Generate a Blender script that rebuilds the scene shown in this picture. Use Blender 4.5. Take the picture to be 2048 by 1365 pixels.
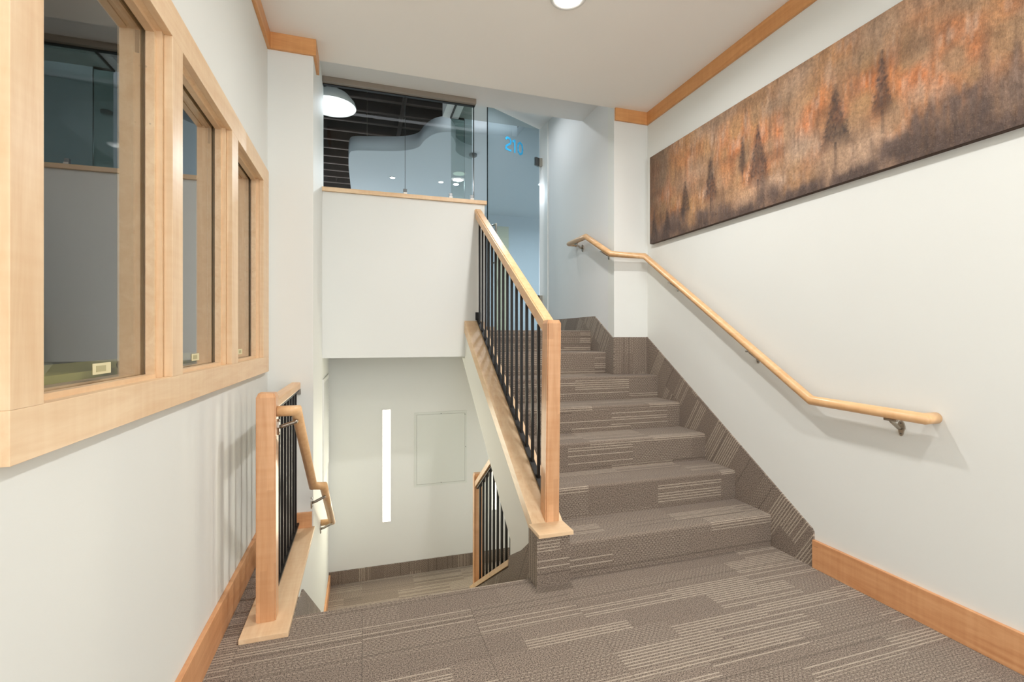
import bpy, bmesh, math, random
import numpy as np
from mathutils import Vector, Matrix
random.seed(7); rng = np.random.default_rng(7)
for o in list(bpy.data.objects): bpy.data.objects.remove(o)
C = bpy.context.scene.collection

# ---------------------------------------------------------------- camera, world, exposure
YAW = 0.3048; FPX = 953.0; HOR = 674.0
cam_d = bpy.data.cameras.new('camera'); cam = bpy.data.objects.new('camera', cam_d); C.objects.link(cam)
cam_d.sensor_width = 36.0; cam_d.lens = 36.0 * FPX / 2048.0
cam_d.shift_y = -(HOR - 682.5) / 2048.0 * -1.0
cam_d.clip_start = 0.02; cam_d.clip_end = 100
cam.location = (0, 0, 1.2); cam.rotation_euler = (math.pi / 2, 0, -YAW)
bpy.context.scene.camera = cam
vs = bpy.context.scene.view_settings
vs.view_transform = 'Standard'; vs.look = 'None'; vs.gamma = 1.0; vs.exposure = 0.0
try: vs.use_curve_mapping = False
except Exception: pass
world = bpy.data.worlds.new('world'); bpy.context.scene.world = world; world.use_nodes = True
world.node_tree.nodes['Background'].inputs[0].default_value = (0.93, 0.97, 1, 1)
world.node_tree.nodes['Background'].inputs[1].default_value = 3.9

def area(name, loc, rot, sx, sy, watts, col, shape='RECTANGLE', spread=180):
    d = bpy.data.lights.new(name, 'AREA'); d.shape = shape; d.size = sx
    if shape in ('RECTANGLE', 'ELLIPSE'): d.size_y = sy
    d.energy = watts; d.color = col; d.spread = math.radians(spread)
    o = bpy.data.objects.new(name, d); C.objects.link(o); o.location = loc; o.rotation_euler = rot
    return o
WARM = (1.0, 0.99, 0.975); COOL = (0.88, 0.94, 1.0); YEL = (1.0, 0.95, 0.72)
# ceiling downlights of the stair hall (one in view, the others in the same row behind the camera)
DL = [(1.068, 2.375), (1.15, 0.42), (1.1, -1.5)]
DLW = [24, 17, 17]
STRIP = 9.0
EXP_LAMPS = 1.0

# ---------------------------------------------------------------- helpers
def tag(o, label=None, cat=None, group=None, kind=None):
    if label: o['label'] = label
    if cat: o['category'] = cat
    if group: o['group'] = group
    if kind: o['kind'] = kind
    return o
def thing(name, loc, label, cat, group=None):
    o = bpy.data.objects.new(name, None); C.objects.link(o); o.location = loc; o.empty_display_size = .05
    return tag(o, label, cat, group)
def pos(o):
    p = Vector((0, 0, 0))
    while o is not None: p += Vector(o.location); o = o.parent
    return p
def obj(name, bm, mat, parent=None, smooth=False, origin=None):
    """bm is in world coordinates; origin = world point used as the object's origin"""
    me = bpy.data.meshes.new(name)
    bmesh.ops.recalc_face_normals(bm, faces=bm.faces[:])
    org = Vector(origin) if origin is not None else (pos(parent) if parent else Vector((0, 0, 0)))
    bmesh.ops.translate(bm, verts=bm.verts[:], vec=-org)
    bm.to_mesh(me); bm.free()
    if mat is not None:
        for m in (mat if isinstance(mat, (list, tuple)) else [mat]): me.materials.append(m)
    if smooth:
        for p in me.polygons: p.use_smooth = True
    o = bpy.data.objects.new(name, me); C.objects.link(o)
    if parent: o.parent = parent; o.location = org - pos(parent)
    else: o.location = org
    return o
def struct(name, bm, mat, parent=None, smooth=False):
    o = obj(name, bm, mat, parent, smooth)
    if not parent: o['kind'] = 'structure'
    return o
def copy_at(o, parent, off, **k):
    c = o.copy(); C.objects.link(c); c.parent = parent; c.location = Vector(o.location) + Vector(off)
    return c
def box(bm, x0, x1, y0, y1, z0, z1, bev=0.0):
    v = [bm.verts.new((x, y, z)) for x in (x0, x1) for y in (y0, y1) for z in (z0, z1)]
    F = [(0, 1, 3, 2), (4, 6, 7, 5), (0, 4, 5, 1), (2, 3, 7, 6), (0, 2, 6, 4), (1, 5, 7, 3)]
    fs = [bm.faces.new([v[i] for i in f]) for f in F]
    if bev > 0:
        es = list({e for f in fs for e in f.edges})
        bmesh.ops.bevel(bm, geom=es, offset=bev, segments=2, affect='EDGES', profile=.6)
    return bm
def bx(*a, **k): return box(bmesh.new(), *a, **k)
def prism(bm, pts, a0, a1, axis='X'):
    """pts: polygon; axis X -> pts are (y,z); Y -> (x,z); Z -> (x,y)"""
    def P(p, a):
        return (a, p[0], p[1]) if axis == 'X' else (p[0], a, p[1]) if axis == 'Y' else (p[0], p[1], a)
    A = [bm.verts.new(P(p, a0)) for p in pts]; B = [bm.verts.new(P(p, a1)) for p in pts]
    fs = [bm.faces.new(A), bm.faces.new(B[::-1])]
    n = len(pts)
    for i in range(n): fs.append(bm.faces.new((A[i], A[(i + 1) % n], B[(i + 1) % n], B[i])))
    return bm
def tube(bm, path, r, seg=20, cap=True, squash=1.0, round_end=(False, False)):
    P = [Vector(p) for p in path]; n = len(P); rings = []
    up = Vector((0, 0, 1))
    for i in range(n):
        d0 = (P[i] - P[i - 1]).normalized() if i else (P[1] - P[0]).normalized()
        d1 = (P[i + 1] - P[i]).normalized() if i < n - 1 else d0
        t = (d0 + d1).normalized()
        d = d0
        s = up.cross(d)
        if s.length < 1e-3: s = Vector((1, 0, 0)).cross(d)
        s.normalize(); u = d.cross(s).normalized()
        ring = []
        for k in range(seg):
            a = 2 * math.pi * k / seg
            q = s * (math.cos(a) * r) + u * (math.sin(a) * r * squash)
            den = d.dot(t)
            q = q - d * (q.dot(t) / den)
            ring.append(P[i] + q)
        rings.append((ring, t))
    R = []
    def dome(c, ring, dirv, first):
        out = []
        for j in range(1, 4):
            a = j / 4 * math.pi / 2
            out.append([c + (q - c) * math.cos(a) + dirv * (r * .55 * math.sin(a)) for q in ring])
        return out
    seq = []
    if round_end[0]: seq += dome(P[0], rings[0][0], -(P[1] - P[0]).normalized(), True)[::-1]
    seq += [x[0] for x in rings]
    if round_end[1]: seq += dome(P[-1], rings[-1][0], (P[-1] - P[-2]).normalized(), False)
    R = [[bm.verts.new(q) for q in ring] for ring in seq]
    for a, b in zip(R, R[1:]):
        for k in range(seg):
            f = bm.faces.new((a[k], a[(k + 1) % seg], b[(k + 1) % seg], b[k])); f.smooth = True
    if cap:
        bm.faces.new(R[0][::-1]); bm.faces.new(R[-1])
    return bm
def cyl(bm, c, r0, r1, z0, z1, seg=24, axis='Z'):
    def Q(x, y, z):
        return {'Z': (c[0] + x, c[1] + y, z), 'X': (z, c[0] + x, c[1] + y), 'Y': (c[0] + x, z, c[1] + y)}[axis]
    A = [bm.verts.new(Q(r0 * math.cos(2 * math.pi * k / seg), r0 * math.sin(2 * math.pi * k / seg), z0)) for k in range(seg)]
    B = [bm.verts.new(Q(r1 * math.cos(2 * math.pi * k / seg), r1 * math.sin(2 * math.pi * k / seg), z1)) for k in range(seg)]
    for k in range(seg):
        f = bm.faces.new((A[k], A[(k + 1) % seg], B[(k + 1) % seg], B[k])); f.smooth = True
    bm.faces.new(A[::-1]); bm.faces.new(B)
    return bm
def lathe(bm, c, prof, seg=40):
    R = []
    for r, z in prof:
        R.append([bm.verts.new((c[0] + r * math.cos(2 * math.pi * k / seg), c[1] + r * math.sin(2 * math.pi * k / seg), z)) for k in range(seg)])
    for a, b in zip(R, R[1:]):
        for k in range(seg):
            f = bm.faces.new((a[k], a[(k + 1) % seg], b[(k + 1) % seg], b[k])); f.smooth = True
    return bm

# ---------------------------------------------------------------- materials
def srgb(*c):
    return tuple(((x / 255) / 12.92 if x / 255 < .04045 else ((x / 255 + .055) / 1.055) ** 2.4) for x in c) + (1,)
class NT:
    def __init__(s, name):
        s.m = bpy.data.materials.new(name); s.m.use_nodes = True; s.t = s.m.node_tree; s.n = s.t.nodes; s.l = s.t.links
        s.b = s.n['Principled BSDF']; s.out = s.n['Material Output']
    def new(s, t, **k):
        n = s.n.new(t)
        for a, v in k.items(): setattr(n, a, v)
        return n
    def put(s, inp, v):
        if isinstance(v, (int, float, tuple, list)): inp.default_value = v
        else: s.l.new(v, inp)
    def math(s, op, a, b=None, c=None):
        n = s.new('ShaderNodeMath', operation=op); s.put(n.inputs[0], a)
        if b is not None: s.put(n.inputs[1], b)
        if c is not None: s.put(n.inputs[2], c)
        return n.outputs[0]
    def mix(s, f, a, b):
        n = s.new('ShaderNodeMix', data_type='RGBA'); s.put(n.inputs[0], f); s.put(n.inputs[6], a); s.put(n.inputs[7], b)
        return n.outputs[2]
    def noise(s, vec, scale, detail=3, rough=.5, dist=0):
        n = s.new('ShaderNodeTexNoise'); s.l.new(vec, n.inputs['Vector'])
        n.inputs['Scale'].default_value = scale; n.inputs['Detail'].default_value = detail
        n.inputs['Roughness'].default_value = rough; n.inputs['Distortion'].default_value = dist
        return n.outputs[0]
    def map(s, vec, sc, loc=(0, 0, 0)):
        n = s.new('ShaderNodeMapping'); s.l.new(vec, n.inputs[0]); n.inputs[3].default_value = sc; n.inputs[1].default_value = loc
        return n.outputs[0]
    def ramp(s, f, stops):
        n = s.new('ShaderNodeValToRGB'); s.l.new(f, n.inputs[0]); e = n.color_ramp.elements
        while len(e) < len(stops): e.new(.5)
        for i, (p, c) in enumerate(stops): e[i].position = p; e[i].color = c
        return n.outputs[0]
    def bump(s, h, strength, dist=.001):
        n = s.new('ShaderNodeBump'); s.l.new(h, n.inputs['Height']); n.inputs['Strength'].default_value = strength
        n.inputs['Distance'].default_value = dist; s.l.new(n.outputs[0], s.b.inputs['Normal'])
    def set(s, **k):
        for a, v in k.items():
            a = {'color': 'Base Color', 'rough': 'Roughness', 'metal': 'Metallic', 'spec': 'Specular IOR Level'}[a]
            s.put(s.b.inputs[a], v)
        return s.m
def paint(name, col, rough=.6, spec=.3, mottled=.015):
    t = NT(name); tc = t.new('ShaderNodeTexCoord').outputs['Object']
    n = t.noise(tc, 1.3, 2); n2 = t.noise(tc, 260, 2)
    c = srgb(*col); c2 = tuple(x * (1 - mottled * 2) for x in c[:3]) + (1,)
    t.set(color=t.mix(n, c, c2), rough=rough, spec=spec); t.bump(n2, .12, .0006)
    return t.m
def wood(name, axis, c_lo, c_hi, rough=.38, staves=None, fleck=.35):
    t = NT(name); g = t.new('ShaderNodeTexCoord').outputs['Object']
    oi = t.new('ShaderNodeObjectInfo').outputs['Random']
    sc = [9, 9, 9]; sc['XYZ'.index(axis)] = .9
    loc = t.new('ShaderNodeCombineXYZ'); 
    for i in range(3): t.l.new(t.math('MULTIPLY', oi, 7.3 + i * 3), loc.inputs[i])
    va = t.new('ShaderNodeVectorMath', operation='ADD'); t.l.new(g, va.inputs[0]); t.l.new(loc.outputs[0], va.inputs[1]); v = va.outputs[0]
    n1 = t.noise(t.map(v, sc), 2.2, 4, .55, 1.2)
    sc2 = [x * 9 for x in sc]; n2 = t.noise(t.map(v, sc2), 1.5, 3, .6)
    # cross-grain maple figure
    sc3 = [2, 2, 2]; sc3['XYZ'.index(axis)] = 42
    n3 = t.noise(t.map(v, sc3), 1.0, 2, .5)
    f = t.math('ADD', t.math('MULTIPLY', n1, .62), t.math('ADD', t.math('MULTIPLY', n2, .16), t.math('MULTIPLY', n3, .22)))
    lo, hi = srgb(*c_lo), srgb(*c_hi)
    col = t.ramp(f, [(.34, lo), (.62, hi)])
    # small mineral flecks
    sc4 = [40, 40, 40]; sc4['XYZ'.index(axis)] = 6
    n4 = t.noise(t.map(v, sc4), 1.0, 1, .5)
    fl = t.math('MULTIPLY', t.math('GREATER_THAN', n4, .80), fleck)
    col = t.mix(fl, col, tuple(x * .35 for x in lo[:3]) + (1,))
    if staves:
        sx, L = staves
        sep = t.new('ShaderNodeSeparateXYZ'); t.l.new(g, sep.inputs[0])
        a = t.math('FLOOR', t.math('DIVIDE', t.math('ADD', sep.outputs[0], t.math('MULTIPLY', sep.outputs[1], .7)), sx))
        w = t.new('ShaderNodeTexWhiteNoise', noise_dimensions='1D'); t.l.new(a, w.inputs['W'])
        b = t.math('FLOOR', t.math('ADD', t.math('DIVIDE', sep.outputs[2], L), t.math('MULTIPLY', w.outputs[0], 3)))
        w2 = t.new('ShaderNodeTexWhiteNoise', noise_dimensions='2D'); cx = t.new('ShaderNodeCombineXYZ')
        t.l.new(a, cx.inputs[0]); t.l.new(b, cx.inputs[1]); t.l.new(cx.outputs[0], w2.inputs['Vector'])
        col = t.mix(t.math('MULTIPLY', w2.outputs[0], .5), col, tuple(x * .72 for x in lo[:3]) + (1,))
    t.set(color=col, rough=rough, spec=.45); t.bump(n2, .08, .0004)
    return t.m
def metal(name, col, rough=.3, m=1.0):
    t = NT(name); g = t.new('ShaderNodeTexCoord').outputs['Object']; n = t.noise(g, 60, 2)
    t.set(color=srgb(*col), metal=m, rough=t.math('ADD', rough, t.math('MULTIPLY', n, .12))); return t.m
def emit(name, col, s):
    t = NT(name); e = t.new('ShaderNodeEmission'); e.inputs[0].default_value = col + (1,); e.inputs[1].default_value = s
    t.l.new(e.outputs[0], t.out.inputs[0]); return t.m
def glass(name, tint, ior=1.5, boost=1.6, rough=0.0, base=0.0, diff=None):
    """thin sheet: tinted see-through plus Fresnel reflection of both faces"""
    t = NT(name)
    tr = t.new('ShaderNodeBsdfTransparent'); tr.inputs[0].default_value = tint + (1,)
    gl = t.new('ShaderNodeBsdfGlossy'); gl.inputs['Roughness'].default_value = rough
    fr = t.new('ShaderNodeFresnel'); fr.inputs[0].default_value = ior
    # same reflectance from either side of the sheet
    geo = t.new('ShaderNodeNewGeometry'); 
    lw = t.new('ShaderNodeLayerWeight'); lw.inputs[0].default_value = .5
    cosv = t.math('SUBTRACT', 1.0, lw.outputs['Facing'])
    f5 = t.math('POWER', t.math('SUBTRACT', 1.0, cosv), 5.0)
    R = t.math('ADD', .04, t.math('MULTIPLY', f5, .96))
    R2 = t.math('MINIMUM', t.math('ADD', t.math('MULTIPLY', R, boost), base), .95)
    mx = t.new('ShaderNodeMixShader'); t.l.new(R2, mx.inputs[0])
    src = tr.outputs[0]
    if diff:
        df = t.new('ShaderNodeBsdfDiffuse'); df.inputs[0].default_value = diff[0] + (1,)
        tl = t.new('ShaderNodeBsdfTranslucent'); tl.inputs[0].default_value = diff[0] + (1,)
        m0 = t.new('ShaderNodeMixShader'); m0.inputs[0].default_value = .5; t.l.new(df.outputs[0], m0.inputs[1]); t.l.new(tl.outputs[0], m0.inputs[2])
        m1 = t.new('ShaderNodeMixShader'); m1.inputs[0].default_value = diff[1]; t.l.new(src, m1.inputs[1]); t.l.new(m0.outputs[0], m1.inputs[2]); src = m1.outputs[0]
    t.l.new(src, mx.inputs[1]); t.l.new(gl.outputs[0], mx.inputs[2]); t.l.new(mx.outputs[0], t.out.inputs[0])
    return t.m

def carpet_mat(name, warm=0.0):
    """loop-pile carpet; UV in metres, u along the ribs, v across them"""
    t = NT(name); uv = t.new('ShaderNodeTexCoord').outputs['UV']
    sep = t.new('ShaderNodeSeparateXYZ'); t.l.new(uv, sep.inputs[0]); u, v = sep.outputs[0], sep.outputs[1]
    def wn(a, b, seed):
        c = t.new('ShaderNodeCombineXYZ'); t.put(c.inputs[0], a); t.put(c.inputs[1], b); c.inputs[2].default_value = seed
        w = t.new('ShaderNodeTexWhiteNoise', noise_dimensions='3D'); t.l.new(c.outputs[0], w.inputs['Vector']); return w.outputs[0]
    def fr(x, p): return t.math('FRACT', t.math('DIVIDE', x, p))
    def fl(x, p): return t.math('FLOOR', t.math('DIVIDE', x, p))
    band = fl(v, .115)                                  # bands of ribs
    col_i = fl(t.math('ADD', u, t.math('MULTIPLY', t.math('FLOOR', t.math('MULTIPLY', wn(band, 0., 1.), 3.)), .152)), .457)
    typ = wn(col_i, band, 2.)
    big = wn(col_i, fl(v, .23), 9.)
    rib = fl(v, .0155); rf = fr(v, .0155)
    # ribs: a light yarn line in some of the ribs
    ribr = wn(rib, col_i, 4.)
    prof = t.math('LESS_THAN', t.math('ABSOLUTE', t.math('SUBTRACT', rf, .5)), .17)
    lineon = t.math('MULTIPLY', prof, t.math('GREATER_THAN', ribr, t.math('ADD', .22, t.math('MULTIPLY', typ, .45))))
    is_line = t.math('MULTIPLY', t.math('LESS_THAN', typ, .56), t.math('GREATER_THAN', big, .16))
    dash = t.math('LESS_THAN', fr(t.math('ADD', u, t.math('MULTIPLY', wn(rib, 3., 6.), .02)), .021), .55)
    rf2 = fr(v, .011); rib2 = fl(v, .011)
    d2 = t.math('LESS_THAN', fr(t.math('ADD', u, t.math('MULTIPLY', rib2, .0105)), .021), .5)
    dashes = t.math('MULTIPLY', t.math('LESS_THAN', t.math('ABSOLUTE', t.math('SUBTRACT', rf2, .5)), .24), d2)
    is_dash = t.math('MULTIPLY', t.math('GREATER_THAN', typ, .80), t.math('GREATER_THAN', big, .22))
    is_soft = t.math('MULTIPLY', t.math('MULTIPLY', t.math('GREATER_THAN', typ, .56), t.math('LESS_THAN', typ, .74)), t.math('GREATER_THAN', big, .22))
    light = t.math('MAXIMUM', t.math('MULTIPLY', lineon, is_line), t.math('MAXIMUM', t.math('MULTIPLY', dashes, t.math('MULTIPLY', is_dash, .42)),
             t.math('MULTIPLY', t.math('MULTIPLY', t.math('MULTIPLY', prof, dash), is_soft), .5)))
    dark = t.math('MULTIPLY', t.math('GREATER_THAN', wn(rib, fl(u, 1.37), 12.), .93), t.math('LESS_THAN', t.math('ABSOLUTE', t.math('SUBTRACT', rf, .5)), .3))
    n = t.noise(t.map(uv, (1, 1, 1)), 210, 3, .7)       # pile
    n_b = t.noise(t.map(uv, (1, 1, 1)), 2.5, 2, .5)
    n_s = t.noise(t.map(uv, (25, 160, 1)), 1.0, 2, .5)
    base = t.ramp(n, [(.38, srgb(66, 55, 47)), (.62, srgb(176, 158, 142))])
    base = t.mix(t.math('MULTIPLY', typ, .18), base, srgb(90, 78, 70))
    base = t.mix(t.math('MULTIPLY', n_b, .12), base, srgb(140, 128, 116))
    brk = t.math('MULTIPLY', light, t.math('ADD', .12, t.math('MULTIPLY', n_s, .95)))
    c = t.mix(t.math('MINIMUM', brk, .9), base, srgb(205, 190, 170))
    c = t.mix(t.math('MULTIPLY', dark, .3), c, srgb(66, 55, 46))
    h = t.math('ADD', n, t.math('MULTIPLY', light, .7))
    t.set(color=c, rough=.95, spec=.08); t.bump(h, .7, .0035)
    t.b.inputs['Sheen Weight'].default_value = .15
    return t.m

M = {}
M['wall'] = paint('warm white wall paint', (234, 235, 230))
M['wall_cool'] = paint('cool white wall paint', (233, 233, 232))
M['ceil'] = paint('ceiling paint', (250, 247, 241), .7)
M['office'] = paint('office white paint', (205, 214, 220), .6)
M['grey_room'] = paint('grey room paint', (120, 120, 112), .6)
M['olive'] = paint('olive painted ledge', (196, 190, 122), .5)
M['panel_white'] = paint('enamel panel', (226, 229, 222), .4)
M['dark_joist'] = paint('dark stained deck', (52, 46, 44), .8, mottled=.2)
M['joist_edge'] = paint('lighter joist wood', (105, 95, 90), .8, mottled=.15)  # lighter tone for the strips under the joists and the blocking
WL = ((226, 188, 146), (240, 210, 172))
for a in 'XYZ':
    M['maple' + a] = wood('maple ' + a, a, *WL)
    M['base' + a] = wood('maple baseboard ' + a, a, (203, 140, 92), (226, 170, 122))
    M['crown' + a] = wood('maple crown ' + a, a, (208, 146, 88), (226, 166, 108))
    M['rail' + a] = wood('maple rail ' + a, a, (222, 172, 120), (238, 196, 148), rough=.3)
M['newel'] = wood('laminated maple post', 'Z', (214, 156, 108), (234, 184, 140), rough=.33, staves=(.0255, .42), fleck=.5)
M['carpet'] = carpet_mat('striped loop carpet')
M['black'] = metal('black powder coat', (26, 24, 24), .38, .2)
M['nickel'] = metal('brushed nickel', (178, 170, 158), .28)
M['steel'] = metal('dark steel clip', (110, 112, 112), .3)
M['alu'] = metal('bronze anodised channel', (150, 138, 125), .45, .3)
M['blacktrim'] = paint('black gasket', (18, 18, 18), .5)
M['lens'] = emit('downlight lens', (1, .97, .92), 14)
M['strip'] = emit('tube diffuser', (1.0, .96, .82), 5.0)
M['lens_cool'] = emit('small office downlight', (1, 1, 1), 12)
M['lens_cream'] = emit('cream office downlight', (1, 1, .86), 1.6)
M['shade_in'] = emit('pendant lens', (.95, .98, 1), 2.2)
M['white'] = paint('white enamel', (236, 236, 232), .35)
M['winglass'] = glass('window glass', (.90, .92, .90), boost=2.0, base=.05)
M['screen'] = glass('clear screen glass', (.90, .95, .96), boost=.9)
M['green'] = glass('green edge glass', (.62, .74, .70), boost=1.5)
M['door_glass'] = glass('tinted door glass', (.50, .59, .62), boost=1.6, rough=.12, diff=((.50, .60, .65), .27))
M['edge'] = paint('dark glass edge', (26, 38, 40), .2, .6)
M['blue'] = paint('blue vinyl', (60, 175, 225), .4)
M['paper'] = paint('paper sticker', (226, 218, 178), .6)
M['paper2'] = paint('printed patch', (186, 180, 140), .6)

# ---------------------------------------------------------------- key dimensions
XL, XR, XJ, YJ = -.547, 2.25, 1.939, 3.42        # left wall, right wall, jog wall
ZC = 3.045; ZU = 1.255; ZD = -1.07               # ceiling, upper landing, lower landing
XS = -.29                                        # left wall of the stair shaft
YH = 3.9; YF = 4.645; YB = -3.0
RISE, RUN = .1793, .275
YD = 5.05; ZCU = 3.55

def uvbox(bm, fn):
    """fn(normal, co) -> (u, v) metres"""
    L = bm.loops.layers.uv.verify()
    bm.normal_update()
    for f in bm.faces:
        for lp in f.loops: lp[L].uv = fn(f.normal, lp.vert.co)
def uv_std(n, c):
    if abs(n.x) > .7: return (c.z + .13, c.y + c.z * .15)
    if abs(n.y) > .7: return (c.x, c.z * 1.0 + c.y)
    return (c.x, c.y)

# ================================================================ STRUCTURE
# floor with carpet tiles
fl_bm = bmesh.new()
prism(fl_bm, [(XL - .1, YB), (XR + .1, YB), (XR + .1, 2.20), (.80, 2.20), (.80, 2.20), (-.294, 2.20), (-.294, 3.2), (XL - .1, 3.2)][0:3] + [(-.294, 2.20), (-.294, 3.2), (XL - .1, 3.2)], -.22, -.008, 'Z')
floor = struct('floor', fl_bm, M['grey_room'])
TW = .457
def tile(x0, x1, y0, y1):
    g = .0002; bm = bmesh.new()
    x0 += g; x1 -= g; y0 += g; y1 -= g; b = .0006
    lo = [bm.verts.new(p) for p in ((x0, y0, -.008), (x1, y0, -.008), (x1, y1, -.008), (x0, y1, -.008))]
    mi = [bm.verts.new(p) for p in ((x0, y0, -.0015), (x1, y0, -.0015), (x1, y1, -.0015), (x0, y1, -.0015))]
    hi = [bm.verts.new(p) for p in ((x0 + b, y0 + b, 0), (x1 - b, y0 + b, 0), (x1 - b, y1 - b, 0), (x0 + b, y1 - b, 0))]
    bm.faces.new(hi); bm.faces.new(lo[::-1])
    for a, c in ((lo, mi), (mi, hi)):
        for k in range(4): bm.faces.new((a[k], a[(k + 1) % 4], c[(k + 1) % 4], c[k]))
    uvbox(bm, lambda n, c: (c.x + .457, c.y))
    return obj('carpet_tile', bm, M['carpet'], floor)
xs = [XL] + [x for x in (np.arange(-2, 12) * TW + .0) if XL + .05 < x < XR - .02] + [XR]
ys = [y for y in 2.195 - np.arange(0, 12) * TW if y > YB] + [YB]; ys = ys[::-1]
for i in range(len(xs) - 1):
    for j in range(len(ys) - 1):
        tile(xs[i], xs[i + 1], ys[j], ys[j + 1])
tile(XL, -.2915, 2.195, 2.195 + TW); tile(XL, -.2915, 2.195 + TW, 3.2)

# left wall with window band opening
WY0, WY1, WZ0, WZ1 = .965, 3.02, 1.03, 2.12
WXo = -.655
def ring_(bm, c, a0, a1, w, d0, d1, axis):
    '''rectangular frame as one connected shell; c0..c1 extents in the two in-plane axes'''
    (p0, p1), (q0, q1) = c, (a0, a1)
    o = [(p0, q0), (p1, q0), (p1, q1), (p0, q1)]; i_ = [(p0 + w, q0 + w), (p1 - w, q0 + w), (p1 - w, q1 - w), (p0 + w, q1 - w)]
    def P(p, a): return (a, p[0], p[1]) if axis == 'X' else (p[0], a, p[1])
    V = [[bm.verts.new(P(p, a)) for p in L] for L, a in ((o, d0), (i_, d0), (i_, d1), (o, d1))]
    for k in range(4):
        n = (k + 1) % 4
        for r0, r1 in ((0, 1), (1, 2), (2, 3), (3, 0)): bm.faces.new((V[r0][k], V[r0][n], V[r1][n], V[r1][k]))
    return bm
bm = bmesh.new()
box(bm, WXo, XL, YB, WY0, -.2, 3.2); box(bm, WXo, XL, WY1, 3.2, -.2, 3.2)
box(bm, WXo, XL, WY0, WY1, -.2, WZ0); box(bm, WXo, XL, WY0, WY1, WZ1, 3.2)
struct('wall_left', bm, M['wall'])
# right wall, jog and upper right wall
struct('wall_right', bx(XR, XR + .12, YB, YJ, -.2, 3.2), M['wall'])
bm = bmesh.new(); box(bm, XJ, XR + .12, YJ, YJ + .1, -.2, 3.3)
struct('wall_jog', bm, M['wall'])
struct('wall_landing', bx(XJ, XJ + .12, YJ + .1, YD, .3, 3.75), M['wall_cool'])
bm = bmesh.new(); box(bm, XJ, XR + .12, YJ, YJ + .1, 3.3, 3.31)
bm.free()
# column beside the guard and shaft wall below
bm = bmesh.new()
prism(bm, [(3.2, -1.3), (3.2, 3.2), (3.42, 3.2), (3.42, 3.5), (4.02, 3.5), (4.02, 1.04), (YF, 1.04), (YF, -1.3)], WXo, XS, 'X')
struct('wall_column', bm, M['wall'])
# wall under the floor strip carrying the guard
bm = bmesh.new(); box(bm, XS - .1, XS, 2.2, 3.2, -1.3, -.009)
struct('wall_shaft', bm, M['wall'])
struct('wall_far', bx(WXo, 3.2, YF, YF + .1, -1.3, 1.035), M['wall'])
struct('wall_cellar_right', bx(XR + .12, XR + .2, 1.6, YF, -3.0, -.22), M['wall'])
# ceiling: hall, raised part before the header
bm = bmesh.new(); box(bm, XL - .1, XR + .1, YB, YJ, ZC, ZC + .12)
struct('ceiling', bm, M['ceil'])
bm = bmesh.new(); box(bm, XS, XJ, YJ, 4.0, 3.19, 3.56)
struct('ceiling_soffit', bm, M['wall_cool'])
bm = bmesh.new(); box(bm, .9, XJ + .12, 4.0, YD, ZCU, ZCU + .1); box(bm, .82, .9, 4.0, YD + .03, ZCU, 4.45)
struct('ceiling_landing', bm, M['wall_cool'])
# half wall at the upper landing + slab
bm = bmesh.new(); box(bm, XS, .83, YH, 4.02, 1.035, 2.31); box(bm, .83, .985, YH, 4.02, 1.0, 2.31)
struct('wall_half', bm, M['wall'])
bm = bmesh.new(); box(bm, XS, .965, 4.02, YF, 1.035, ZU); box(bm, -3, .965, YF, 9, 1.035, ZU); box(bm, .965, 5, YD, 9, 1.035, ZU)
struct('floor_upper', bm, M['grey_room'])
bm = bx(.965, XJ, 3.83, YD, ZU - .2, ZU); uvbox(bm, uv_std)
struct('floor_landing', bm, M['carpet'])
# sill board
struct('trim_1', bx(-.306, 1.0, 3.878, 4.045, 2.311, 2.342, bev=.002), M['mapleX'])
# skirting boards
struct('baseboard_left', bx(XL, XL + .018, YB, 3.2, 0, .145, bev=.002), M['baseY'])
struct('baseboard_right', bx(XR - .018, XR, YB, 1.896, 0, .144, bev=.002), M['baseY'])
struct('baseboard_column', bx(-.40, XS - .006, 3.182, 3.2, .021, .115, bev=.002), M['baseX'])
struct('baseboard_shaft', bx(XS, XS + .016, 3.62, YF - .012, ZD, ZD + .1, bev=.002), M['baseY'])
# crown trims
zt = ZC - .1
struct('trim_2', bx(XL, XL + .018, YB, 3.2, zt, ZC, bev=.0015), M['crownY'])
bm = bmesh.new(); box(bm, XL + .018, XS + .018, 3.182, 3.2, zt, ZC, bev=.0015)
struct('trim_3', bm, M['crownX'])
struct('trim_4', bx(XS, XS + .018, 3.2, YJ, zt, ZC, bev=.0015), M['crownY'])
struct('trim_5', bx(XR - .018, XR, YB, YJ - .018, zt, ZC, bev=.0015), M['crownY'])
struct('trim_6', bx(XJ + .004, XR, YJ - .018, YJ, zt, ZC, bev=.0015), M['crownX'])

# carpeted wall skirts
SK = 1.2
bm = bmesh.new()
sl = (1.188 - .191) / (3.402 - 1.896)
prism(bm, [(1.896, 0), (1.896, .183), (1.906, .198), (3.42, 1.2), (3.42, .75), (2.3, 0)], XR - .010, XR, 'X')
uvbox(bm, lambda n, c: (c.z * .84 - c.y * .54 + 3, c.y * .84 + c.z * .54))
def stripe_skirt(name, bm):
    uvbox(bm, lambda n, c: (c.z * .84 - c.y * .54 + 3, c.y * .84 + c.z * .54)); return struct(name, bm, M['carpet'])
stripe_skirt('baseboard_stairs', bm)
bm = bmesh.new(); box(bm, XJ - .001, XR - .010, YJ - .010, YJ, .6, 1.197)
uvbox(bm, lambda n, c: (c.z, c.x + c.y)); struct('baseboard_jog', bm, M['carpet'])
bm = bmesh.new(); prism(bm, [(YJ - .010, .85), (YJ - .010, 1.192), (YJ + .02, 1.197), (3.745, 1.379), (4.84, 1.379), (4.84, ZU), (3.9, ZU), (3.9, 1.0)], XJ - .010, XJ, 'X')
stripe_skirt('baseboard_landing', bm)
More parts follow.
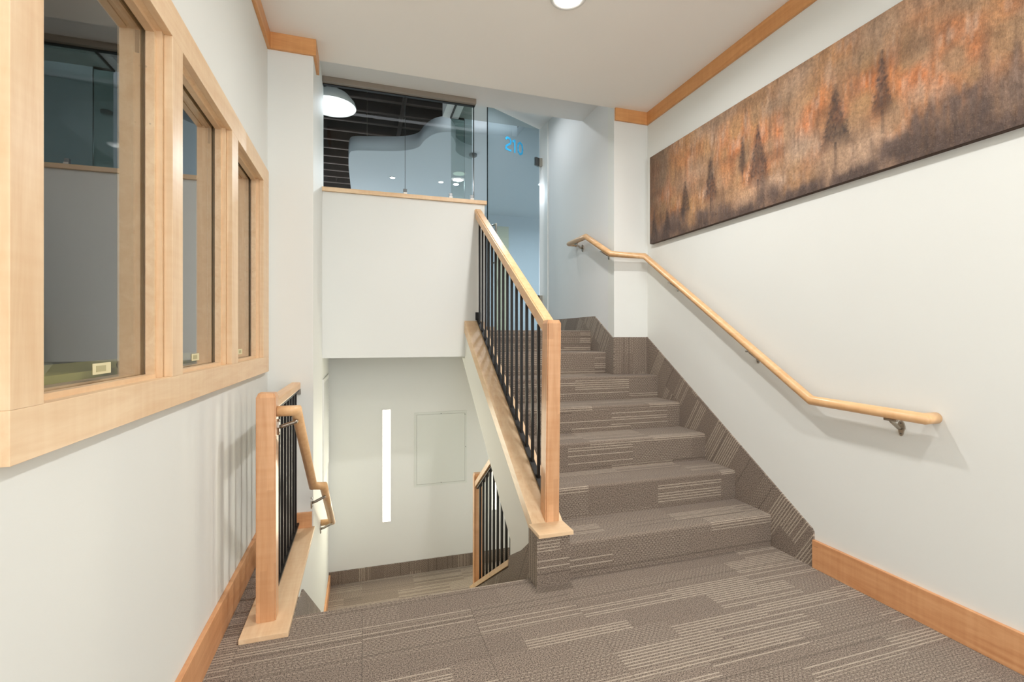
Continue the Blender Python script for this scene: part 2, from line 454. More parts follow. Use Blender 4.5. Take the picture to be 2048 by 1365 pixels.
bm = bx(XS, 2.3, YF - .011, YF, ZD, ZD + .12); uvbox(bm, lambda n, c: (c.z + 1.2, c.x + c.y))
struct('baseboard_far', bm, M['carpet'])
bm = bmesh.new(); prism(bm, [(2.2, -.4), (2.2, -.012), (2.43, -.02), (2.50, -.06), (2.60, -.07), (3.64, -.75), (3.64, -1.07), (3.3, -1.07), (2.6, -.6)], XS, XS + .009, 'X')
stripe_skirt('baseboard_shaft_left', bm)
bm = bmesh.new(); prism(bm, [(2.145, -.4), (2.145, .235), (2.21, .205), (2.40, .065), (2.622, -.062), (2.634, -.135), (3.6, -.760), (3.6, -1.07), (3.3, -1.07), (2.6, -.6)], .806, .817, 'X')
stripe_skirt('baseboard_shaft_right', bm)

# stair side wall (white stringer) and soffit under the rising flight
bm = bmesh.new()
prism(bm, [(2.145, -.5), (2.145, .243), (2.25, .243), (3.9, 1.235 + .07), (3.9, 1.02), (4.02, 1.02), (2.63, .03), (2.63, -.5)], .817, .965, 'X')
struct('wall_stringer', bm, M['wall'])
bm = bmesh.new(); prism(bm, [(2.3, -.215), (3.83, .872), (3.83, .892), (2.17, -.192), (2.17, -.222)], .965, XR, 'X')
struct('ceiling_stair_soffit', bm, M['wall'])

# ================================================================ STAIRCASES
def step_bm(x0, x1, yn, ztop, depth, height, r=.016):
    bm = bmesh.new()
    pts = [(yn, ztop - height)]
    n = 5
    for k in range(n + 1):
        a = math.pi - (math.pi / 2) * k / n
        pts.append((yn - .004 + r + math.cos(a) * r, ztop - r + math.sin(a) * r))
    pts += [(yn + depth, ztop), (yn + depth, ztop - height)]
    prism(bm, pts, x0, x1, 'X')
    # arc-length style UV: distance round the nosing
    uvbox(bm, lambda nn, c: (c.x, c.y + (c.z)) if abs(nn.x) < .7 else (c.z, c.y))
    for f in bm.faces:
        if len(f.verts) == 4: f.smooth = False
    return bm
st = thing('staircase', (1.6, 2.167, 0), 'brown striped carpeted flight of stairs rising to the glass door', 'staircase')
for n in range(1, 8):
    yn = 2.167 + RUN * (n - 1); z = RISE * n
    x1 = XR - .010 if n < 6 else XJ - .010
    if n == 7:
        s = obj('step', step_bm(.965, x1, yn, z, .03, RISE), M['carpet'], st)
    elif n == 5:
        bm = step_bm(.965, XJ - .010, yn, z, RUN + .001, RISE)
        b2 = step_bm(XJ - .010, XR - .010, yn, z, YJ - .010 - yn, RISE)
        me = bpy.data.meshes.new('t'); b2.to_mesh(me); b2.free(); bm.from_mesh(me)
        s = obj('step', bm, M['carpet'], st)
    else:
        s = obj('step', step_bm(.965, x1, yn, z, RUN + .001, RISE), M['carpet'], st)
bm = bx(.795, .965, 2.130, 2.145, -.004, .243); uvbox(bm, lambda n, c: (c.x, c.z + c.y))
box(bm, .795, .806, 2.145, 2.25, -.3, .243)
uvbox(bm, lambda n, c: (c.x, c.z + c.y) if abs(n.y) > .7 else (c.z, c.y))
obj('curb_end', bm, M['carpet'], st)

sd = thing('staircase', (.26, 2.235, ZD), 'carpeted flight of stairs dropping from the floor edge to the lower landing', 'staircase')
bm = step_bm(-.28, .806, 0, 0, 0, 0) if False else bmesh.new()
# floor edge nosing (first riser down faces away from the camera)
prism(bm, [(2.195, -.178), (2.195, 0), (2.228, 0), (2.236, -.004), (2.239, -.012), (2.237, -.178)], -.285, .806, 'X')
uvbox(bm, lambda n, c: (c.x + .457, c.y - c.z if c.y > 2.23 else c.y))
obj('step_nosing', bm, M['carpet'], sd)
for k in range(1, 6):
    z = -.1783 * k; y0 = 2.237 + RUN * (k - 1)
    bm = bmesh.new(); prism(bm, [(y0 - .02, z - .178), (y0 - .02, z), (y0 + RUN - .01, z), (y0 + RUN, z - .012), (y0 + RUN, z - .178)], XS + .009, .806, 'X')
    uvbox(bm, lambda n, c: (c.x, c.y - c.z)); obj('step', bm, M['carpet'], sd)
bm = bx(XS, .97, 3.58, YF - .011, ZD - .15, ZD); box(bm, .97, 2.3, 3.68, YF - .011, ZD - .15, ZD); uvbox(bm, lambda n, c: (c.x, c.y)); struct('floor_lower', bm, M['carpet'])
s3 = thing('staircase', (1.6, 3.68, ZD - 1), 'lower carpeted flight behind the bottom balusters', 'staircase')
for k in range(1, 6):
    z = ZD - .178 * k; y1 = 3.68 - RUN * (k - 1)
    bm = bx(.97, 2.3, y1 - RUN, y1, z - .178, z); uvbox(bm, lambda n, c: (c.x, c.y + c.z)); obj('step', bm, M['carpet'], s3)
struct('wall_cellar', bx(.0, 3.2, 1.5, 1.6, -3, -.22), M['wall'])

# ================================================================ WINDOWS (left wall)
XC = -.525
cas = [('Z', WY0 - .02, 1.030, .996, 2.173), ('Z', 2.95, 3.112, .996, 2.173)]
struct('trim_7', bx(XL, XC, .946, 1.030, 1.084, 2.075, bev=.0015), M['mapleZ'])
struct('trim_8', bx(XL, XC, 2.955, 3.112, 1.084, 2.075, bev=.0015), M['mapleZ'])
struct('trim_9', bx(XL, XC, .946, 3.112, .996, 1.084, bev=.0015), M['mapleY'])
struct('trim_10', bx(XL, XC, .946, 3.112, 2.075, 2.173, bev=.0015), M['mapleY'])
struct('trim_11', bx(XL, XC, 1.617, 1.700, 1.084, 2.075, bev=.0015), M['mapleZ'])
struct('trim_12', bx(XL, XC, 2.282, 2.385, 1.084, 2.075, bev=.0015), M['mapleZ'])
GX = -.588
def ring(bm, y0, y1, z0, z1, x0, x1, w): return ring_(bm, (y0, y1), z0, z1, w, x0, x1, 'X')
for wi, (y0, y1) in enumerate(((1.030, 1.612), (1.705, 2.277), (2.390, 2.955))):
    z0, z1 = 1.076, 2.083
    bm = bmesh.new(); ring(bm, y0 - .030, y1 + .030, z0 - .030, z1 + .030, -.655, XL - .0005, .036)
    w = struct('window_%d' % (wi + 1), bm, M['mapleZ'])
    tag(w, kind='structure')
    bm = bmesh.new(); ring(bm, y0 + .006, y1 - .006, z0 + .006, z1 - .006, GX + .004, -.562, .012)
    obj('glazing_stop', bm, M['mapleY'], w)
    bm = bmesh.new(); ring(bm, y0 + .006, y1 - .006, z0 + .006, z1 - .006, -.648, -.612, .014)
    obj('inner_stop', bm, M['mapleY'], w)
    bm = bmesh.new(); ring(bm, y0 + .006, y1 - .006, z0 + .006, z1 - .006, GX, GX + .004, .004)
    obj('gasket', bm, M['blacktrim'], w)
    bm = bmesh.new()
    bm.faces.new([bm.verts.new(p) for p in ((GX - .002, y0 + .006, z0 + .006), (GX - .002, y1 - .006, z0 + .006), (GX - .002, y1 - .006, z1 - .006), (GX - .002, y0 + .006, z1 - .006))])
    obj('glass_pane', bm, M['winglass'], w)
    bm = bx(GX - .0015, GX - .0005, y1 - .282, y1 - .200, z0 + .036, z0 + .062); s = obj('sticker', bm, M['paper'], w); s['label'] = 'small cream label on the glass'
    obj('plate_reflection', bx(-.634, -.602, y1 - .0095, y1 - .0065, 2.005, 2.068), M['nickel'], w)  # solid plate standing in for a metal corner's reflection
    bm = bmesh.new(); cyl(bm, (-.636, z0 + .045), .019, .019, y1 - .0105, y1 - .0065, 20, 'Y'); obj('plug_reflection', bm, M['steel'], w)  # dark disc modelled in place of a round plug's reflection
    obj('printed_patch', bx(GX - .0006, GX + .0003, y1 - .268, y1 - .225, z0 + .042, z0 + .056), M['paper2'], s)
# dim room behind the windows
bm = bmesh.new()
box(bm, -2.6, -2.5, .2, 4.2, 0, 3.2); box(bm, -2.5, -.655, .1, .2, 0, 3.2); box(bm, -2.5, -.66, 4.1, 4.2, 0, 3.2); box(bm, -2.5, -.656, .2, 4.1, -.1, 0); box(bm, -2.5, -.656, .2, 4.1, 3.1, 3.2)
struct('wall_side_room', bm, M['grey_room'])
t = obj('ledge', bx(-.98, -.70, .3, 3.9, .96, 1.108), M['olive'])
tag(t, 'olive ledge behind the hall window glass', 'ledge')

# ================================================================ GUARDS
def newel(parent, x0, x1, y0, y1, z0, z1, lean=0.0, name='newel_post', mat=None):
    bm = bmesh.new(); b = .007
    box(bm, x0, x1, y0, y1, z0, z1 - .018, bev=0)
    es = [e for e in bm.edges if abs(e.verts[0].co.z - e.verts[1].co.z) > .1]
    bmesh.ops.bevel(bm, geom=es, offset=.005, segments=2, affect='EDGES')
    top = [f for f in bm.faces if all(abs(v.co.z - (z1 - .018)) < 1e-5 for v in f.verts)][0]
    r = bmesh.ops.extrude_face_region(bm, geom=[top]); vs_ = [g for g in r['geom'] if isinstance(g, bmesh.types.BMVert)]
    cx, cy = (x0 + x1) / 2, (y0 + y1) / 2
    for v in vs_:
        v.co.z = z1; v.co.x = cx + (v.co.x - cx) * .80; v.co.y = cy + (v.co.y - cy) * .80
    for v in bm.verts: v.co.x += lean * (v.co.z - z0)
    return obj(name, bm, mat or M['newel'], parent)
B = .0075
# --- rising guard
g = thing('stair_guard', (.9, 2.24, .243), 'maple and black metal guard rising beside the upper stairs', 'railing')
newel(g, .882, .957, 2.241, 2.318, .262, 1.286, lean=.012)
SL = .647
def cz(y): return .262 + (y - 2.245) * SL
bm = bx(.797, .976, 2.108, 2.25, .243, .262, bev=.002)
obj('base_board', bm, M['mapleX'], g)
bm = bmesh.new(); y1 = 3.9
prism(bm, [(2.245, .243), (2.245, .262), (y1, cz(y1)), (y1, cz(y1) - .024)], .812, .976, 'X')
prism(bm, [(2.21, .205), (2.21, .243), (2.245, .243), (y1, cz(y1) - .024), (y1, cz(y1) - .098), (2.27, .205)], .812, .817, 'X')
obj('cap_board', bm, M['mapleY'], g)
def rt(y): return 1.300 + (y - 2.33) * .6195
bm = bmesh.new()
ya = 2.312
prism(bm, [(ya, rt(ya) - .044), (ya, rt(ya) - .004), (ya + .006, rt(ya + .006)), (y1, rt(y1)), (y1, rt(y1) - .044)], .8985, .957, 'X')
es = [e for e in bm.edges if abs((e.verts[0].co - e.verts[1].co).y) > 1]
bmesh.ops.bevel(bm, geom=es, offset=.008, segments=3, affect='EDGES')
obj('handrail', bm, M['railY'], g)
bm = bmesh.new(); prism(bm, [(ya, rt(ya) - .081), (ya, rt(ya) - .0445), (y1, rt(y1) - .0445), (y1, rt(y1) - .081)], .906, .950, 'X')
obj('sub_rail', bm, M['railY'], g)
bm = bmesh.new()
prism(bm, [(2.33, cz(2.33) + .012), (2.33, cz(2.33) + .026), (3.899, cz(3.899) + .026), (3.899, cz(3.899) + .012)], .912, .942, 'X')
obj('bottom_rail', bm, M['black'], g)
obj('top_bracket', bx(.905, .949, 3.885, 3.899, cz(3.88) + .02, cz(3.88) + .085), M['black'], g)
X_B = .927; ysB = [3.838 - i * .0985 for i in range(15)]
b0 = None
for y in ysB:
    zb = cz(y) + .02; ztp = rt(y) - .072
    if b0 is None:
        bm = bmesh.new(); box(bm, X_B - B, X_B + B, y - B, y + B, zb, ztp)
        b0 = obj('baluster', bm, M['black'], g, origin=(X_B, y, zb))
        yy0, zz0 = y, zb
    else: copy_at(b0, g, (0, y - yy0, zb - zz0))
# --- landing guard on the left
g = thing('landing_guard', (-.37, 2.1, 0), 'short maple post guard with black balusters by the left wall', 'railing')
newel(g, -.417, -.342, 2.180, 2.255, .021, .965)
obj('base_board', bx(-.459, -.281, 2.083, 3.2, .0005, .021, bev=.002), M['mapleY'], g)
bm = bx(-.416, -.362, 2.252, 3.199, .878, .920, bev=.008)
obj('handrail', bm, M['railY'], g)
obj('bottom_rail', bx(-.400, -.368, 2.256, 3.199, .045, .058), M['black'], g)
obj('end_bracket', bx(-.400, -.360, 3.187, 3.199, .845, .878), M['nickel'], g)
obj('sub_rail', bx(-.400, -.368, 2.256, 3.199, .866, .878), M['black'], g)
xb = -.384; b0 = None
for i in range(9):
    y = 3.13 - i * .1
    if b0 is None:
        b0 = obj('baluster', bx(xb - B, xb + B, y - B, y + B, .05, .87), M['black'], g, origin=(xb, y, .05))
    else: copy_at(b0, g, (0, -.1 * i, 0))
# --- lower guard
g = thing('lower_guard', (.88, 3.7, ZD), 'lower stair guard with maple post seen through the stair opening', 'railing')
newel(g, .842, .906, 3.66, 3.724, ZD, .118, mat=M['newel'])
def lz(y): return -.755 - (y - 3.66) * .65
bm = bmesh.new(); prism(bm, [(3.66, lz(3.66) - .035), (3.66, lz(3.66)), (2.634, lz(2.634)), (2.634, lz(2.634) - .035)], .803, .965, 'X')
obj('cap_board', bm, M['mapleY'], g)
bm = bmesh.new(); prism(bm, [(3.66, ZD - .2), (3.66, lz(3.66) - .035), (2.632, lz(2.632) - .035), (2.632, ZD - .2)], .818, .964, 'X')
uvbox(bm, lambda n, c: (c.z, c.y)); obj('curb', bm, M['carpet'], g)
def lr(y): return .062 - (y - 3.66) * .65
bm = bmesh.new(); prism(bm, [(3.66, lr(3.66) - .045), (3.66, lr(3.66)), (3.15, lr(3.15)), (3.115, lr(3.115) - .045)], .845, .903, 'X')
obj('handrail', bm, M['railY'], g)
bm = bmesh.new(); prism(bm, [(3.658, lr(3.66) - .06), (3.658, lr(3.66) - .046), (3.115, lr(3.115) - .046), (3.105, lr(3.105) - .06)], .858, .890, 'X')
obj('sub_rail', bm, M['black'], g)
bm = bmesh.new(); prism(bm, [(3.658, lz(3.658) + .01), (3.658, lz(3.658) + .022), (2.632, lz(2.632) + .022), (2.632, lz(2.632) + .01)], .858, .890, 'X')
obj('bottom_rail', bm, M['black'], g)
for i in range(10):
    y = 3.60 - .1 * i; zt2 = min(lr(y) - .05, .03 + (y - 2.63) * .712 - .002)
    obj('baluster', bx(.874 - B, .874 + B, y - B, y + B, lz(y) + .015, zt2), M['black'], g)

# ================================================================ WALL HANDRAILS
def bracket(parent, wall, rail, side, rv=.0235):
    """plate on the wall at `wall`, arm reaching the underside of the rail at `rail`; side = unit vector from wall into the room"""
    w = Vector(wall); r = Vector(rail); s = Vector(side)
    bm = bmesh.new()
    t = Vector((0, 1, 0)) if abs(s.x) > .5 else Vector((1, 0, 0))
    n = 16
    ringA = []; ringB = []
    for k in range(n):
        a = 2 * math.pi * k / n
        wd = .015 if math.sin(a) > 0 else .011
        p = w + t * (wd * math.cos(a)) + Vector((0, 0, .034 * math.sin(a)))
        ringA.append(bm.verts.new(p)); ringB.append(bm.verts.new(p + s * .007))
    for k in range(n): bm.faces.new((ringA[k], ringA[(k + 1) % n], ringB[(k + 1) % n], ringB[k]))
    bm.faces.new(ringB); bm.faces.new(ringA[::-1])
    pl = obj('bracket', bm, M['nickel'], parent)
    bm = bmesh.new()
    tube(bm, [w + s * .004, w + s * .022 + Vector((0, 0, .004)), r + Vector((0, 0, -rv - .010)) - s * .004, r + Vector((0, 0, -rv - .004))], .0080, seg=12)
    obj('arm', bm, M['nickel'], pl)
    bm = bmesh.new(); tube(bm, [r + Vector((0, 0, -rv - .004)) - t * .026, r + Vector((0, 0, -rv - .004)) + t * .026], .006, seg=10, round_end=(True, True))
    obj('saddle', bm, M['nickel'], pl)
    for dz in (-.023, .023):
        bm = bmesh.new(); cyl(bm, (w.y, w.z + dz), .003, .003, w.x + s.x * .0065, w.x + s.x * .009, 8, 'X'); obj('screw', bm, M['steel'], pl)
h = thing('wall_handrail', (2.2, 1.35, .87), 'long round maple handrail rising along the right wall with nickel brackets', 'handrail')
bm = bmesh.new(); RR = .0235
tube(bm, [(2.249, 1.345, .866), (2.182, 1.345, .866), (2.182, 1.857, .876), (2.182, 3.358, 1.853), (1.872, 3.352, 1.853), (1.872, 3.79, 2.079), (1.872, 4.13, 2.079), (1.938, 4.13, 2.079)], RR, 24)
obj('rail', bm, M['railY'], h)
bracket(h, (2.25, 1.475, .800), (2.182, 1.475, .868), (-1, 0, 0))
bracket(h, (2.25, 2.264, 1.075), (2.182, 2.264, 1.141), (-1, 0, 0))
bracket(h, (2.25, 3.02, 1.57), (2.182, 3.02, 1.633), (-1, 0, 0))
bracket(h, (1.939, 3.50, 1.868), (1.872, 3.50, 1.929), (-1, 0, 0))
bracket(h, (1.939, 3.99, 2.015), (1.872, 3.99, 2.079), (-1, 0, 0))
h = thing('wall_handrail', (-.27, 2.2, .88), 'short round maple handrail dropping down the left side of the stair opening', 'handrail')
bm = bmesh.new()
tube(bm, [(-.341, 2.218, .885), (-.268, 2.218, .885), (-.268, 2.947, .345), (-.212, 2.947, .340), (-.212, 3.756, -.166), (XS + .001, 3.756, -.166)], .0225, 24)
obj('rail', bm, M['railY'], h)
bracket(h, (-.342, 2.236, .815), (-.268, 2.236, .868), (1, 0, 0))
bracket(h, (XS, 3.05, .215), (-.212, 3.05, .277), (1, 0, 0))
bracket(h, (XS, 3.70, -.19), (-.212, 3.70, -.128), (1, 0, 0))

# ================================================================ LIGHT FITTINGS
labs = ['round recessed ceiling downlight in view above the stairs', 'round recessed ceiling downlight above the camera spot', 'round recessed ceiling downlight at the back of the hall']
for i, (x, y) in enumerate(DL):
    t = thing('ceiling_downlight', (x, y, ZC - .01), labs[i], 'light')
    bm = bmesh.new(); lathe(bm, (x, y), [(.098, ZC), (.098, ZC - .006), (.088, ZC - .010), (.078, ZC - .006), (.074, ZC - .001)]); obj('trim_ring', bm, M['white'], t)
    bm = bmesh.new(); cyl(bm, (x, y), .075, .075, ZC - .0045, ZC - .001, 32); obj('lens', bm, M['lens'], t)
    area('downlight_lamp', (x, y, ZC - .014), (0, 0, 0), .11, .11, DLW[i] * EXP_LAMPS, WARM, 'DISK', 165)
def strip(xc, label):
    t = thing('wall_strip_light', (xc, YF - .004, -.54), label, 'light', )
    bm = bmesh.new(); z0, z1 = -.545, .51; w = .036
    ring_(bm, (xc - w - .012, xc + w + .012), z0 - .012, z1 + .012, .012, YF - .004, YF, 'Y')
    obj('frame', bm, M['white'], t)
    obj('diffuser', bx(xc - w, xc + w, YF - .003, YF, z0, z1), M['strip'], t)
    area('strip_lamp', (xc, YF - .012, (z0 + z1) / 2), (-math.pi / 2, 0, 0), 2 * w, z1 - z0, STRIP, YEL, 'RECTANGLE', 180)
strip(.22, 'tall narrow glowing strip light on the lower wall in full view')
strip(1.285, 'glowing strip light half hidden behind the lower balusters')
# access panel
t = thing('access_panel', (.73, YF, -.235), 'large square white access panel on the wall by the strip light', 'panel')
bm = bmesh.new(); x0, x1, z0, z1 = .478, .992, -.245, .470
ring_(bm, (x0, x1), z0, z1, .02, YF - .004, YF, 'Y')
obj('frame', bm, M['panel_white'], t)
obj('door', bx(x0 + .023, x1 - .023, YF - .007, YF - .001, z0 + .023, z1 - .023, bev=.001), M['panel_white'], t)
sc0 = None
for sx, sz in ((.5, .975), (.96, .95), (.97, .5), (.5, .035)):
    bm = bmesh.new(); X = x0 + sx * (x1 - x0); Z = z0 + sz * (z1 - z0); cyl(bm, (X, Z), .004, .004, YF - .0085, YF - .007, 10, 'Y'); obj('screw', bm, M['steel'], t)
# return air grille on shaft wall
t = thing('air_grille', (XS, 4.25, .08), 'tall white louvred air grille on the left shaft wall', 'vent')
bm = bmesh.new(); y0, y1, z0, z1 = 3.93, 4.56, .08, .87
ring_(bm, (y0, y1), z0, z1, .03, XS, XS + .008, 'X')
obj('frame', bm, M['white'], t)
s0 = None
for i in range(36):
    z = z0 + .035 + i * .0203
    if s0 is None:
        bm = bmesh.new(); prism(bm, [(XS + .0005, z + .012), (XS + .0015, z + .012), (XS + .009, z + .001), (XS + .008, z)], y0 + .03, y1 - .03, 'Y')
        s0 = obj('slat', bm, M['white'], t)
    else: copy_at(s0, t, (0, 0, i * .0203))

# ================================================================ PAINTING
def vnoise(W, H, sx, sy, seed):
    r = np.random.default_rng(seed); gx, gy = int(W / sx) + 3, int(H / sy) + 3
    G = r.random((gy, gx)); X = np.arange(W) / sx; Y = np.arange(H) / sy
    xi = X.astype(int); yi = Y.astype(int); fx = X - xi; fy = (Y - yi)[:, None]; fx = fx * fx * (3 - 2 * fx); fy = fy * fy * (3 - 2 * fy)
    a = G[yi][:, xi]; b = G[yi][:, xi + 1]; c = G[yi + 1][:, xi]; d = G[yi + 1][:, xi + 1]
    return (a * (1 - fx) + b * fx) * (1 - fy) + (c * (1 - fx) + d * fx) * fy
PY0, PY1, PZ0, PZ1 = 3.335, .62, 1.948, 2.646
def painting():
    W, H = 640, 164; wm = PY0 - PY1; hm = PZ1 - PZ0
    U = np.linspace(0, wm, W)[None, :] + np.zeros((H, 1)); V = np.linspace(0, hm, H)[:, None] + np.zeros((1, W)); v = V / hm
    str1 = vnoise(W, H, 7, 34, 1); str2 = vnoise(W, H, 3, 13, 2); blob = vnoise(W, H, 60, 40, 3); blob2 = vnoise(W, H, 24, 20, 4); fine = vnoise(W, H, 2, 2.5, 5); b3 = vnoise(W, H, 14, 26, 8)
    def mixc(a, b, f): return a * (1 - f[..., None]) + b * f[..., None]
    def c(*x): return np.array(srgb(*x)[:3])
    tan = c(172, 134, 102); brown = c(124, 90, 68); orange = c(204, 126, 76); grey = c(108, 90, 82); dark = c(62, 51, 48); pale = c(214, 184, 160); gold = c(196, 146, 94); umber = c(84, 60, 46)
    img = np.zeros((H, W, 3)) + tan
    img = mixc(img, gold, np.clip(blob * 1.6 - .55, 0, 1) * .8)
    img = mixc(img, orange, np.clip((blob2 * .6 + b3 * .7) * 1.9 - .85, 0, 1) * np.exp(-((v - .52) / .33) ** 2))
    img = mixc(img, brown, np.clip(str1 * 1.7 - .8, 0, 1) * .75)
    img = mixc(img, pale, np.clip(str2 * .7 + b3 * 1.1 - 1.0, 0, 1) * .9)
    img = mixc(img, c(150, 130, 108), np.clip(vnoise(W, H, 42, 26, 12) * 1.8 - .8, 0, 1) * np.clip(v * 1.6, 0, 1) * .8)
    img = mixc(img, pale, np.clip(vnoise(W, H, 46, 30, 13) * 2 - 1.1, 0, 1) * .55 * np.clip(U / 1.2, .2, 1))
    img = mixc(img, umber, np.clip(vnoise(W, H, 30, 22, 11) * 1.5 - .85, 0, 1) * .7)
    left = np.clip(1 - U / .5, 0, 1) ** 1.3
    img = mixc(img, umber, left * .75)
    edge = .12 + .10 * np.sin(U * 2.1 + 1) * .6 + .12 * np.clip((U - 1.3) / .8, 0, 1) + .22 * np.clip((U - 1.75) / .5, 0, 1) + (blob2 - .5) * .22 + (str1 - .5) * .12
    lowf = np.clip((edge - v) / .16 + .5, 0, 1)
    img = mixc(img, grey, lowf * np.clip(.45 + .6 * blob2 + .5 * (str2 - .4), 0, .95))
    img = mixc(img, dark, np.clip((edge * .45 - v) / .12 + .5, 0, 1) * .6 * np.clip(blob2 * 1.6, 0, 1))
    # fir trees: (u metres from the left end, base v, height m, half width m)
    for (tu, tb, th, tw) in ((.06, .06, .22, .04), (.225, .05, .20, .05), (.44, .16, .26, .07), (.70, .22, .30, .07), (.98, .36, .22, .035), (1.10, .20, .36, .09), (1.58, .25, .32, .085), (1.80, .34, .30, .05)):
        zz = (V - tb * hm) / th
        jag = .8 + .3 * ((zz * 9 + fine * .8) % 1.0)
        half = tw * np.clip(1 - zz, 0, 1) * jag + .003
        inside = np.clip((half - np.abs(U - tu)) / .022 + .5 + (fine - .5) * .5, 0, 1) * ((zz > 0) & (zz < 1)) * np.clip(zz * 4 + .2, 0, 1)
        trunk = (np.abs(U - tu) < .006) & (zz > -.25) & (zz <= .1)
        img = mixc(img, c(52, 45, 46), np.clip(inside * (.55 + .45 * fine) + trunk * .4, 0, 1) * .92)
    img *= (.76 + .32 * fine + .38 * vnoise(W, H, 3.2, 16, 31))[..., None]
    relief = (fine - .5) * .0022 + (vnoise(W, H, 4, 4, 21) - .5) * .0030 * np.clip(blob * 2 - .6, 0, 1)
    bd = np.minimum(np.minimum(U, wm - U), np.minimum(V, hm - V)); relief *= np.clip(bd / .02, 0, 1)
    x = XR - .034 - relief
    verts = np.stack([x, PY0 - U, PZ0 + V], -1).reshape(-1, 3)
    idx = np.arange(H * W).reshape(H, W)
    q = np.stack([idx[:-1, :-1], idx[:-1, 1:], idx[1:, 1:], idx[1:, :-1]], -1).reshape(-1, 4)
    me = bpy.data.meshes.new('canvas'); me.from_pydata(verts.tolist(), [], q.tolist())
    ca = me.color_attributes.new('paint', 'FLOAT_COLOR', 'POINT')
    ca.data.foreach_set('color', np.concatenate([img.reshape(-1, 3), np.ones((H * W, 1))], 1).ravel())
    for p in me.polygons: p.use_smooth = True
    return me
t = NT('oil paint'); at_ = t.new('ShaderNodeAttribute', attribute_name='paint')
g_ = t.new('ShaderNodeTexCoord').outputs['Object']; n = t.noise(g_, 90, 4, .7); n2 = t.noise(t.map(g_, (1, 3, .6)), 30, 3, .6)
n5 = t.noise(g_, 150, 3, .75)
cc = t.mix(t.math('MULTIPLY', t.ramp(n, [(.42, (0, 0, 0, 1)), (.62, (1, 1, 1, 1))]), .30), at_.outputs[0], srgb(82, 62, 50))
cc = t.mix(t.math('MULTIPLY', t.ramp(n5, [(.55, (0, 0, 0, 1)), (.68, (1, 1, 1, 1))]), .14), cc, srgb(214, 182, 150))
t.set(color=cc, rough=.5, spec=.3)
t.bump(t.math('ADD', n, n2), .7, .007); M['oil'] = t.m
pt = thing('painting', (XR, (PY0 + PY1) / 2, PZ0), 'long abstract canvas of dark firs in rusty orange mist on the right wall', 'painting')
me = painting(); me.materials.append(M['oil']); o = bpy.data.objects.new('canvas', me); C.objects.link(o); o.parent = pt; o.location = -Vector(pt.location)
obj('canvas_edge', bx(XR - .0285, XR - .0005, PY1, PY0, PZ0, PZ1), paint('painted canvas edge', (70, 50, 38), .6), pt)

# ================================================================ UPPER GLASS SCREEN
sc = thing('glass_screen', (.3, 3.95, 2.342), 'clear frameless glass screen standing on the maple sill above the half wall', 'glass partition')
for a, b in ((-.288, .330), (.334, .896)):
    bm = bmesh.new(); bm.faces.new([bm.verts.new(p) for p in ((a, 3.94, 2.345), (b, 3.94, 2.345), (b, 3.94, 3.15), (a, 3.94, 3.15))])
    obj('glass_pane', bm, M['screen'], sc)
obj('joint', bx(.3305, .3335, 3.937, 3.943, 2.345, 3.148), M['edge'], sc)
obj('corner_edge', bx(.896, .903, 3.934, 3.946, 2.345, 3.148), M['edge'], sc)
obj('head_channel', bx(-.289, .911, 3.89, 3.945, 3.150, 3.1895), M['alu'], sc)
obj('channel_gasket', bx(-.289, .908, 3.925, 3.955, 3.1445, 3.1500), M['blacktrim'], sc)
for x in (.332, .703, .884):
    bm = bmesh.new(); box(bm, x - .014, x + .014, 3.928, 3.952, 2.3435, 2.395, bev=.002)
    c0 = obj('clip', bm, M['steel'], sc)
    obj('clip_foot', bx(x - .014, x + .014, 3.918, 3.9275, 2.3425, 2.366), M['white'], c0)
rg = thing('glass_screen', (.9, 4.5, ZU), 'green tinted return glass panel running back from the screen corner', 'glass partition')
bm = bmesh.new(); bm.faces.new([bm.verts.new(p) for p in ((.905, 4.03, ZU + .004), (.905, YD, ZU + .004), (.905, YD, 3.535), (.905, 4.03, 3.535))])
obj('glass_pane', bm, M['green'], rg)
obj('head_channel', bx(.897, .913, 4.0, YD + .01, 3.535, ZCU), M['blacktrim'], rg)
bm = bmesh.new(); bm.faces.new([bm.verts.new(p) for p in ((.91, YD, ZU + .004), (1.05, YD, ZU + .004), (1.05, YD, 3.535), (.91, YD, 3.535))])
obj('side_glass', bm, M['green'], rg)
obj('side_channel', bx(.914, 1.05, YD - .008, YD + .01, 3.535, ZCU), M['blacktrim'], rg)
obj('side_edge', bx(1.0505, 1.0545, YD - .005, YD + .005, ZU + .004, 3.535), M['edge'], rg)
# glass door
HX, HY = 1.905, 5.02; ang = math.radians(62.2)   # direction from free edge to hinge, from +Y
dv = Vector((math.sin(ang), math.cos(ang), 0)); W_D = .795; nrm = Vector((math.cos(ang), -math.sin(ang), 0))
Hh = Vector((HX, HY, 0)); E0 = Hh - dv * W_D
dr = bpy.data.objects.new('door_1', None); C.objects.link(dr); dr.location = (HX, HY, ZU); dr['kind'] = 'structure'
def dpt(s, o, z): q = E0 + dv * s + nrm * o; return (q.x, q.y, z)
def dbox(bm, s0, s1, o0, o1, z0, z1):
    v = [bm.verts.new(dpt(s, o, z)) for s in (s0, s1) for o in (o0, o1) for z in (z0, z1)]
    for f in [(0, 1, 3, 2), (4, 6, 7, 5), (0, 4, 5, 1), (2, 3, 7, 6), (0, 2, 6, 4), (1, 5, 7, 3)]: bm.faces.new([v[i] for i in f])
    return bm
bm = bmesh.new(); bm.faces.new([bm.verts.new(dpt(s, 0, z)) for s, z in ((.004, ZU + .01), (W_D - .01, ZU + .01), (W_D - .01, 3.532), (.004, 3.532))])
obj('glass_pane', bm, M['door_glass'], dr)
obj('free_edge', dbox(bmesh.new(), 0, .004, -.006, .006, ZU + .01, 3.532), M['edge'], dr)
